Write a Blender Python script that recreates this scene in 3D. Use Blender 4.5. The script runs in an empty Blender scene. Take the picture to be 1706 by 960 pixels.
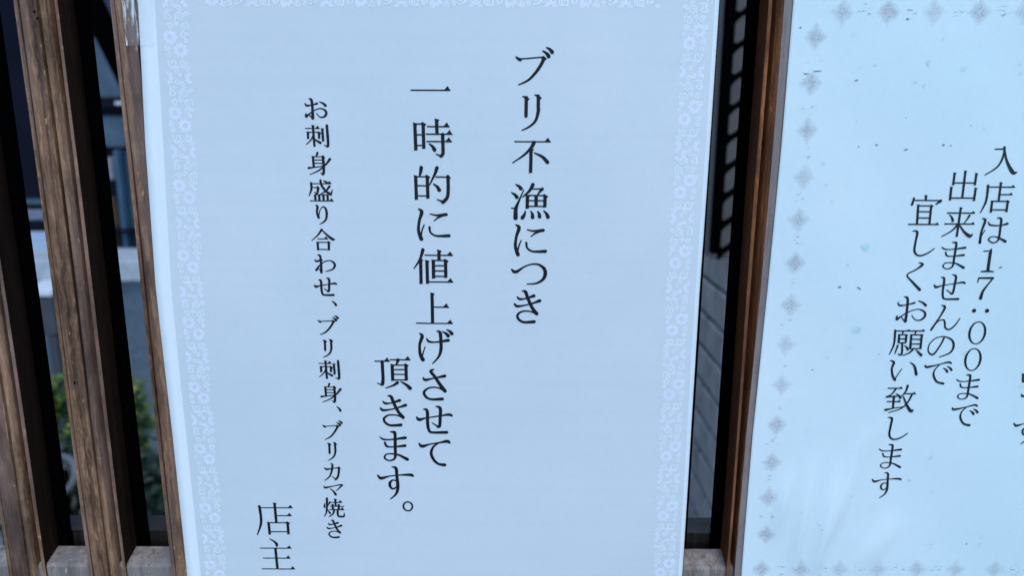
import bpy, math, random
from mathutils import Vector, Matrix
random.seed(7)
SC = bpy.context.scene
COL = SC.collection

# ------------------------------------------------------------------ camera
F_PX, CX, CY = 1250.0, 853.0, 480.0          # focal length and centre, in photo pixels
PITCH, ROLL = math.radians(12.68), math.radians(0.27)
CAM = Vector((0.0, -0.284, 1.45))
FWD = Vector((0, math.cos(PITCH), -math.sin(PITCH)))
UP0 = Vector((0, math.sin(PITCH), math.cos(PITCH)))
RT0 = Vector((1, 0, 0))
RT = RT0 * math.cos(ROLL) + UP0 * -math.sin(ROLL) * -1
RT = (RT0 * math.cos(ROLL) + UP0 * math.sin(ROLL)).normalized()
UP = (UP0 * math.cos(ROLL) - RT0 * math.sin(ROLL)).normalized()
cd = bpy.data.cameras.new('camera')
cam = bpy.data.objects.new('camera', cd); COL.objects.link(cam)
m = Matrix((RT, UP, -FWD)).transposed().to_4x4(); m.translation = CAM
cam.matrix_world = m
cd.sensor_width = 36; cd.sensor_fit = 'HORIZONTAL'; cd.lens = F_PX / 1706 * 36
cd.clip_start = 0.01; cd.clip_end = 500
cd.dof.use_dof = True; cd.dof.focus_distance = 0.292; cd.dof.aperture_fstop = 11
SC.camera = cam

# ------------------------------------------------------------------ light
w = bpy.data.worlds.new('World'); SC.world = w; w.use_nodes = True
nt = w.node_tree; nt.nodes.clear()
sky = nt.nodes.new('ShaderNodeTexSky'); sky.sky_type = 'NISHITA'; sky.sun_disc = False
SUN_EL, SUN_AZ = math.radians(65), math.radians(160)     # azimuth clockwise from +Y
sky.ozone_density = 2.4; sky.dust_density = 0.0
sky.sun_elevation = SUN_EL; sky.sun_rotation = SUN_AZ
bg = nt.nodes.new('ShaderNodeBackground'); bg.inputs['Strength'].default_value = 0.11
wo = nt.nodes.new('ShaderNodeOutputWorld')
nt.links.new(sky.outputs[0], bg.inputs['Color']); nt.links.new(bg.outputs[0], wo.inputs['Surface'])
sd = bpy.data.lights.new('sun', 'SUN'); sd.energy = 0.5; sd.angle = math.radians(20); sd.color = (1, .95, .88)
sun = bpy.data.objects.new('sun', sd); COL.objects.link(sun)
sdir = Vector((math.sin(SUN_AZ) * math.cos(SUN_EL), math.cos(SUN_AZ) * math.cos(SUN_EL), math.sin(SUN_EL)))
sun.rotation_euler = sdir.to_track_quat('Z', 'Y').to_euler()
SC.view_settings.view_transform = 'Standard'; SC.view_settings.look = 'None'
SC.view_settings.exposure = 1.53; SC.view_settings.gamma = 1
SC.render.engine = 'CYCLES'

# ------------------------------------------------------------------ helpers
def at(px, py, Y):
    d = RT * ((px - CX) / F_PX) + UP * ((CY - py) / F_PX) + FWD
    return CAM + d * ((Y - CAM.y) / d.y)
def proj(p):
    v = p - CAM; f = v.dot(FWD)
    return CX + F_PX * v.dot(RT) / f, CY - F_PX * v.dot(UP) / f

def tag(o, label=None, cat=None, group=None, kind=None):
    if label: o['label'] = label
    if cat: o['category'] = cat
    if group: o['group'] = group
    if kind: o['kind'] = kind
    return o
def empty(name, loc, label, cat, group=None):
    o = bpy.data.objects.new(name, None); COL.objects.link(o); o.location = loc
    return tag(o, label, cat, group)
def build(name, verts, faces, mat, parent=None, smooth=False):
    me = bpy.data.meshes.new(name); me.from_pydata([tuple(v) for v in verts], [], faces); me.update()
    if smooth:
        for p in me.polygons: p.use_smooth = True
    me.materials.append(mat)
    o = bpy.data.objects.new(name, me); COL.objects.link(o)
    put(o, parent); return o
bpy.context.view_layer.update()
def put(o, parent):
    if parent is not None:
        o.parent = parent
        w0 = Matrix.Identity(4); q = parent
        chain = []
        while q is not None: chain.append(q); q = q.parent
        for q in reversed(chain):
            w0 = w0 @ q.matrix_parent_inverse @ q.matrix_basis if q.parent else w0 @ q.matrix_basis
        o.matrix_parent_inverse = w0.inverted()
class MB:
    def __init__(s): s.v, s.f = [], []
    def poly(s, pts):
        n = len(s.v); s.v += [tuple(p) for p in pts]; s.f.append(tuple(range(n, n + len(pts))))
    def box(s, a, b, bev=0.0):
        x0, y0, z0 = a; x1, y1, z1 = b
        e = min(bev, abs(x1 - x0) * .4, abs(y1 - y0) * .4, abs(z1 - z0) * .4)
        n = len(s.v)
        if e <= 0:
            s.v += [(x, y, z) for x in (x0, x1) for y in (y0, y1) for z in (z0, z1)]
            s.f += [tuple(n + i for i in q) for q in ((0, 1, 3, 2), (4, 6, 7, 5), (0, 4, 5, 1), (2, 3, 7, 6), (0, 2, 6, 4), (1, 5, 7, 3))]
            return
        import bmesh
        bm = bmesh.new(); bmesh.ops.create_cube(bm, size=1)
        for q in bm.verts: q.co = Vector((x0 + (q.co.x + .5) * (x1 - x0), y0 + (q.co.y + .5) * (y1 - y0), z0 + (q.co.z + .5) * (z1 - z0)))
        bmesh.ops.bevel(bm, geom=bm.edges[:], offset=e, segments=1, affect='EDGES')
        bm.verts.index_update()
        s.v += [tuple(q.co) for q in bm.verts]; s.f += [tuple(n + q.index for q in f.verts) for f in bm.faces]; bm.free()
    def tube(s, pts, rad, k=8, closed=False):
        n0 = len(s.v); N = len(pts)
        for i, p in enumerate(pts):
            p = Vector(p)
            a = Vector(pts[(i - 1) % N] if (closed or i) else pts[0]); b = Vector(pts[(i + 1) % N] if (closed or i < N - 1) else pts[-1])
            t = (b - a).normalized(); u = t.orthogonal() if abs(t.z) > .99 else t.cross(Vector((0, 0, 1)))
            u.normalize(); v = t.cross(u); r = rad[i] if isinstance(rad, (list, tuple)) else rad
            for j in range(k):
                an = 2 * math.pi * j / k; s.v.append(tuple(p + (u * math.cos(an) + v * math.sin(an)) * r))
        for i in range(N if closed else N - 1):
            for j in range(k):
                a, b = n0 + i * k, n0 + ((i + 1) % N) * k
                s.f.append((a + j, a + (j + 1) % k, b + (j + 1) % k, b + j))
        if not closed:
            s.f.append(tuple(n0 + j for j in range(k))[::-1]); s.f.append(tuple(n0 + (N - 1) * k + j for j in range(k)))
    def out(s, name, mat, parent=None, smooth=False): return build(name, s.v, s.f, mat, parent, smooth)

# ------------------------------------------------------------------ materials
class Mat:
    def __init__(s, name):
        s.m = bpy.data.materials.new(name); s.m.use_nodes = True
        s.t = s.m.node_tree; s.b = s.t.nodes['Principled BSDF']; s.o = s.t.nodes['Material Output']
    def n(s, typ, **kw):
        q = s.t.nodes.new(typ)
        for k, v in kw.items():
            if k.startswith('i_'):
                key = k[2:]; key = int(key) if key.isdigit() else key
                q.inputs[key].default_value = v
            else: setattr(q, k, v)
        return q
    def l(s, a, b): s.t.links.new(a, b)
    def noise(s, vec, scale, detail=3, rough=.55):
        q = s.n('ShaderNodeTexNoise'); q.inputs['Scale'].default_value = scale; q.inputs['Detail'].default_value = detail
        q.inputs['Roughness'].default_value = rough; s.l(vec, q.inputs['Vector']); return q.outputs['Fac']
    def ramp(s, fac, stops):
        q = s.n('ShaderNodeValToRGB'); r = q.color_ramp
        while len(r.elements) < len(stops): r.elements.new(.5)
        for e, (p, c) in zip(r.elements, stops):
            e.position = p; e.color = (*c, 1) if len(c) == 3 else c
        s.l(fac, q.inputs[0]); return q.outputs[0]
    def math(s, op, a, b=None):
        q = s.n('ShaderNodeMath', operation=op)
        for i, x in enumerate((a, b)):
            if x is None: continue
            if isinstance(x, (int, float)): q.inputs[i].default_value = x
            else: s.l(x, q.inputs[i])
        return q.outputs[0]
    def mix(s, fac, a, b, mode='MIX'):
        q = s.n('ShaderNodeMix', data_type='RGBA', blend_type=mode)
        for sock, x in ((q.inputs[0], fac), (q.inputs[6], a), (q.inputs[7], b)):
            if isinstance(x, tuple): sock.default_value = (*x, 1)
            elif isinstance(x, (int, float)): sock.default_value = x
            else: s.l(x, sock)
        return q.outputs[2]
    def coords(s, scale=(1, 1, 1), rand=0.0):
        tc = s.n('ShaderNodeTexCoord'); mp = s.n('ShaderNodeMapping'); mp.inputs['Scale'].default_value = scale
        src = tc.outputs['Object']
        if rand:
            oi = s.n('ShaderNodeObjectInfo'); va = s.n('ShaderNodeVectorMath', operation='MULTIPLY_ADD')
            s.l(oi.outputs['Random'], va.inputs[0]); va.inputs[1].default_value = (rand, rand * .7, rand * 1.3); s.l(src, va.inputs[2]); src = va.outputs[0]
        s.l(src, mp.inputs[0]); return mp.outputs[0]
    def bump(s, h, strength, dist):
        q = s.n('ShaderNodeBump'); q.inputs['Strength'].default_value = strength; q.inputs['Distance'].default_value = dist
        s.l(h, q.inputs['Height']); s.l(q.outputs[0], s.b.inputs['Normal'])
    def set(s, color=None, rough=None, spec=None, metal=None):
        for k, v in (('Base Color', color), ('Roughness', rough), ('Specular IOR Level', spec), ('Metallic', metal)):
            if v is None: continue
            if isinstance(v, tuple): s.b.inputs[k].default_value = (*v, 1)
            elif isinstance(v, (int, float)): s.b.inputs[k].default_value = v
            else: s.l(v, s.b.inputs[k])
        return s

def wood(name, lo, mid, hi, grey, rough=.62, dirt=.40, spec=.3):
    M = Mat(name)
    def warped(scale, rand, amt):
        v = M.coords(scale, rand); q = M.n('ShaderNodeTexNoise'); M.l(M.coords((90, 90, 28), rand), q.inputs['Vector']); q.inputs['Detail'].default_value = 3
        a = M.n('ShaderNodeVectorMath', operation='MULTIPLY_ADD'); M.l(q.outputs['Color'], a.inputs[0]); a.inputs[1].default_value = (amt, amt, 0); M.l(v, a.inputs[2]); return a.outputs[0]
    fine = M.noise(warped((1500, 1500, 30), 3.1, 2.0), 1, 4, .75)
    band = M.noise(warped((330, 330, 6.0), 3.1, 1.3), 1, 5, .7)
    wide = M.noise(M.coords((120, 120, 6.0), 5.3), 1, 3, .6)
    blot = M.noise(M.coords((75, 75, 26), 3.7), 1, 4, .65)
    f = M.math('ADD', M.math('MULTIPLY', fine, .35), M.math('MULTIPLY', band, .85))
    f = M.math('SUBTRACT', f, .1)
    c = M.ramp(f, [(.34, lo), (.5, mid), (.66, hi)])
    c = M.mix(M.ramp(wide, [(.42, (0, 0, 0)), (.62, (.75, .75, .75))]), c, grey)
    d = M.ramp(blot, [(.34, (dirt, dirt * .97, dirt * .95)), (.60, (1, 1, 1))])
    c = M.mix(1.0, c, d, 'MULTIPLY')
    st = M.noise(M.coords((900, 900, 9), 7.7), 1, 2, .5)
    c = M.mix(M.ramp(st, [(.66, (0, 0, 0)), (.71, (.55, .55, .55))]), c, tuple(x * .45 for x in lo))
    chip = M.noise(M.coords((520, 520, 170), 9.1), 1, 2, .5)
    c = M.mix(M.ramp(chip, [(.70, (0, 0, 0)), (.74, (.5, .5, .5))]), c, tuple(min(.8, x * 1.25) for x in hi))
    M.set(c, rough, spec); M.bump(f, .6, .0007)
    return M.m
def plain(name, c, rough=.6, var=.25, scale=30, spec=.4, metal=0, bump=.0, bd=.002):
    M = Mat(name); nz = M.noise(M.coords((1, 1, 1), 2.0), scale, 4, .6)
    lo = tuple(x * (1 - var) for x in c); hi = tuple(min(1, x * (1 + var)) for x in c)
    M.set(M.ramp(nz, [(.3, lo), (.7, hi)]), rough, spec, metal)
    if bump: M.bump(nz, bump, bd)
    return M.m

W_FRONT = wood('weathered_slat_wood', (.060, .023, .011), (.265, .135, .072), (.54, .305, .15), (.215, .135, .110))
W_WARM = wood('warm_brown_slat_wood', (.055, .015, .005), (.215, .068, .021), (.42, .16, .05), (.16, .062, .030))
W_SIDE = wood('shade_toned_side_wood', (.006, .0025, .0012), (.019, .0075, .003), (.036, .016, .007), (.015, .008, .005), .75, .6, .1)  # slat side faces: the shade in the gaps is put into the wood colour
W_SIDEW = wood('shade_toned_brown_side_wood', (.045, .014, .004), (.12, .037, .011), (.18, .06, .02), (.07, .026, .012), .75, .6, .1)  # same for the warm slats: side colour darkened to stand for shade
W_RAIL = wood('grey_weathered_rail_wood', (.13, .085, .055), (.27, .225, .19), (.42, .35, .29), (.21, .19, .18), .7, .75)
W_BAR = wood('dark_rail_wood', (.008, .005, .004), (.022, .014, .010), (.04, .026, .019), (.02, .015, .012), .6, .6)
BLACK = plain('black_painted_frame', (.0012, .0012, .0014), .8, .2, 30, .0)
INK = plain('black_toner', (.006, .007, .012), .5, .1, 200, .25)
INK2 = plain('black_inkjet_ink', (.010, .014, .022), .45, .2, 300, .3)

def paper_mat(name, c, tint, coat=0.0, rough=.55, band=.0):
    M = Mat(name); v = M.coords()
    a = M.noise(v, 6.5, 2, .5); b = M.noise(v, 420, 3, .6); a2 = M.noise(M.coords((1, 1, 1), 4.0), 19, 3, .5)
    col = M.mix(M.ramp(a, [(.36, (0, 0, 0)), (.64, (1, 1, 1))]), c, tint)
    col = M.mix(1, col, M.ramp(a2, [(.3, (.97, .975, .98)), (.7, (1, 1, 1))]), 'MULTIPLY')
    sp = M.ramp(b, [(.3, (.975, .98, .98)), (.6, (1, 1, 1))])
    col = M.mix(1, col, sp, 'MULTIPLY')
    if band:                                  # faint cross bands left by the printer
        q = M.noise(M.coords((1.5, 1, 260)), 1, 2, .6)
        col = M.mix(1, col, M.ramp(q, [(.35, (1 - band,) * 3), (.55, (1, 1, 1))]), 'MULTIPLY')
    M.set(col, rough, .3)
    if coat:
        M.b.inputs['Coat Weight'].default_value = coat; M.b.inputs['Coat Roughness'].default_value = .30
    M.bump(M.math('ADD', M.math('MULTIPLY', a2, 1.0), M.math('MULTIPLY', b, .05)), .5, .0016)
    return M.m
PAPER = paper_mat('white_copy_paper', (.86, .89, .88), (.84, .88, .88))
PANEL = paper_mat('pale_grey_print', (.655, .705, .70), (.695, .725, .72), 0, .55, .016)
PAPER2 = paper_mat('laminated_paper', (.645, .80, .795), (.755, .83, .82), .5)
LACE_A = plain('lavender_print', (.785, .79, .845), .55, .04, 300, .3)
LACE_B = plain('pale_print', (.81, .845, .85), .55, .04, 300, .3)

# ------------------------------------------------------------------ ground beyond and in front of the lattice
gm = Mat('paving'); v = gm.coords(); a_ = gm.noise(v, 14, 5); 
gm.set(gm.ramp(a_, [(.3, (.10, .105, .11)), (.7, (.17, .175, .18))]), .8, .3); gm.bump(a_, .3, .004)
g = MB(); g.poly([(-300, -300, 0), (300, -300, 0), (300, 300, 0), (-300, 300, 0)])
tag(g.out('ground', gm.m), kind='structure')

# ------------------------------------------------------------------ lattice door
PX0 = lambda px: at(px, 0, 0).x          # slat edges are read along the photo's top row
lat = empty('lattice_door', (0, .02, .06), 'brown wooden lattice door with upright moulded slats behind the notices', 'door')
edges = [-141, 19, 182, 340, 497, 653, 810, 967, 1126, 1283, 1443, 1602, 1760]
SW = PX0(22 + 72) - PX0(22)
DEP = .0122
ZB, ZT = .10, 2.2
prof = [(0, DEP), (0, .0010), (.025, .0003), (.11, .0003), (.125, .0014), (.14, .0014), (.155, .0002), (.38, 0), (.555, .0002), (.572, .0042),
        (.592, .0042), (.61, .0006), (.66, .0001), (.73, .0005), (.785, .0020), (.83, .0062), (.915, .0062), (.93, .0011), (1, .0014), (1, DEP)]
def slat(x0, mirror):
    N = 46; V = []; Fc = []; mi = []
    n = len(prof); ph = random.random() * 6
    for k in range(N + 1):
        z = ZB + (ZT - ZB) * k / N
        dx = .00025 * math.sin(z * 9 + ph) + .0002 * math.sin(z * 31 + ph * 2)
        for i, (a, b) in enumerate(prof):
            aa = 1 - a if mirror else a
            wob = .00022 * math.sin(z * 23 + i * 1.7 + ph) if 3 < i < 18 else 0
            V.append((x0 + aa * SW + dx + wob, b, z))
    for k in range(N):
        for i in range(n):
            j = (i + 1) % n
            Fc.append((k * n + i, k * n + j, (k + 1) * n + j, (k + 1) * n + i))
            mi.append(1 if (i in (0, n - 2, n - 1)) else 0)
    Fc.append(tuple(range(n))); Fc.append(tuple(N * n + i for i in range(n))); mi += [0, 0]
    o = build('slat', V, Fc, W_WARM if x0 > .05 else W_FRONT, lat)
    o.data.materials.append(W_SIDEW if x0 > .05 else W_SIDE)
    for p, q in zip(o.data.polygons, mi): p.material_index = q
    return o
slats = {}
for i, e in enumerate(edges):
    slats[e] = slat(PX0(e), e > 1200)
    b = MB(); x = PX0(e)
    b.box((x - .0034, DEP + .0005, ZB), (x + SW + .0036, DEP + .0045, ZT)); b.out('mullion', BLACK, lat)
# nail holes
for (px, py) in ((58, 19), (63, 30), (125, 638)):
    c = at(px, py, -.00005); r = .00045; b = MB()
    b.poly([(c.x + r * math.cos(t * .785) * .8, .00002 - .0004, c.z + r * 1.5 * math.sin(t * .785)) for t in range(8)])
    b.out('nail_hole', BLACK, slats[19])
ZR = at(640, 937, .0025).z
def rail(z, h):
    xa, xb = PX0(-200), PX0(1900)
    sec = [(.0022, z - h), (.0022, z - .0030), (.0030, z - .0016), (DEP - .0006, z + .0012), (DEP - .0006, z - h)]
    build('rail', [(x, y, q) for x in (xa, xb) for y, q in sec], [(0, 1, 2, 3, 4), (9, 8, 7, 6, 5)] + [(i, (i + 1) % 5, 5 + (i + 1) % 5, 5 + i) for i in range(5)], W_RAIL, lat)
rail(ZR, .034); rail(.5, .05); rail(1.95, .05)
zb = at(640, 889, DEP + .004).z
b = MB(); b.box((PX0(-200), DEP + .0052, ZR - .04), (PX0(1900), DEP + .0185, zb)); b.out('bottom_bar', W_BAR, lat)

# ------------------------------------------------------------------ print engine: brush strokes as flat ink
def catmull(P, per=8):
    if len(P) == 2: P = [P[0], tuple((a + b) / 2 for a, b in zip(*P)), P[1]]
    Q = [P[0]] + P + [P[-1]]; R = []
    for i in range(1, len(Q) - 2):
        p0, p1, p2, p3 = Q[i - 1:i + 3]
        for k in range(per):
            t = k / per
            R.append(tuple(.5 * (2 * b + (c - a) * t + (2 * a - 5 * b + 4 * c - d) * t * t + (3 * b - a - 3 * c + d) * t ** 3) for a, b, c, d in zip(p0, p1, p2, p3)))
    R.append(P[-1]); return R
def ribbon(P, cap=True):
    """P: list of (x, y, width) -> list of polygons"""
    out = []; L = []; R = []
    for i, (x, y, wd) in enumerate(P):
        a = P[max(i - 1, 0)]; c = P[min(i + 1, len(P) - 1)]
        tx, ty = c[0] - a[0], c[1] - a[1]; d = math.hypot(tx, ty) or 1
        nx, ny = -ty / d, tx / d
        L.append((x + nx * wd / 2, y + ny * wd / 2)); R.append((x - nx * wd / 2, y - ny * wd / 2))
    for i in range(len(P) - 1): out.append([L[i], L[i + 1], R[i + 1], R[i]])
    if cap:
        for e in (0, -1):
            x, y, wd = P[e]; out.append([(x + wd / 2 * math.cos(t * math.pi / 4), y + wd / 2 * math.sin(t * math.pi / 4)) for t in range(8)])
    return out
def parse(spec):
    out = []
    for s in spec.split(';'):
        p = s.split()
        if p: out.append((p[0], [float(q) for q in p[1:]]))
    return out
def glyph_polys(strokes, T, u, hw):
    """T maps glyph x,y to mm on the sheet (y down); u = full stroke width in mm, hw = thin width / u"""
    out = []
    for k, a in strokes:
        if k == 'S':
            P = [(*T(a[i], a[i + 1]), max(a[i + 2], hw * .75) * u) for i in range(0, len(a), 3)]
            out.append(ribbon(catmull(P)))
        elif k in 'Hh':
            x0, y0 = T(a[0], a[1]); x1, y1 = T(a[2], a[1] if len(a) < 4 else a[3]); t = hw * u / 2
            if k == 'H':
                q = u * (1.75 if hw < .5 else 1.5); hgt = u * (1.25 if hw < .5 else 1.0)
                out.append([[(x0, y0 - t), (x1, y1 - t), (x1, y1 + t), (x0, y0 + t)]])
                out.append([[(x1 - q, y1 - t * .9), (x1 - q * .45, y1 - hgt), (x1, y1 + t)]])
            else: out.append([[(x0, y0 - t), (x1, y1 - t), (x1, y1 + t), (x0, y0 + t)]])
        elif k in 'Vv':
            if len(a) == 3: a = [a[0], a[1], a[0], a[2]]
            x0, y0 = T(a[0], a[1]); x1, y1 = T(a[2], a[3]); h = u / 2
            out.append([[(x0 - h, y0), (x0 + h, y0 + (.12 * u if k == 'V' else 0)), (x1 + h, y1 - .15 * u), (x1 - h, y1)]])
            if k == 'V': out.append([[(x0 - h * 1.15, y0 - .15 * u), (x0 + h + .38 * u, y0 + .25 * u), (x0 + h, y0 + .75 * u), (x0 - h, y0 + .5 * u)]])
        elif k == 'D':
            (x0, y0), (x1, y1) = T(a[0], a[1]), T(a[2], a[3])
            mx, my = (x0 + x1) / 2 + (y0 - y1) * -.08, (y0 + y1) / 2 + (x1 - x0) * -.08
            out.append(ribbon(catmull([(x0, y0, .4 * u), (mx, my, .85 * u), (x1 - (x1 - x0) * .08, y1 - (y1 - y0) * .08, 1.15 * u)])))
        elif k == 'O':
            cx, cy = T(a[0], a[1]); ex, ey = T(a[0] + a[2], a[1] + a[3]); rx, ry = ex - cx, ey - cy; N = 32
            P = [(cx + rx * math.cos(2 * math.pi * i / N), cy + ry * math.sin(2 * math.pi * i / N),
                  u * (a[4] + (a[5] - a[4]) * math.cos(2 * math.pi * i / N) ** 2)) for i in range(N + 1)]
            out.append(ribbon(P, False))
        elif k == 'C':
            cx, cy = T(a[0], a[1]); r = a[2] * u
            out.append([[(cx + r * math.cos(t * .5236), cy + r * math.sin(t * .5236)) for t in range(12)]])
        elif k == 'K':     # turned corner of a box
            x, y = T(a[0], a[1])
            out.append([[(x - .7 * u, y + .2 * u), (x - .25 * u, y - .55 * u), (x + .95 * u, y + .25 * u), (x + .45 * u, y + .8 * u)]])
    return out

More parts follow.
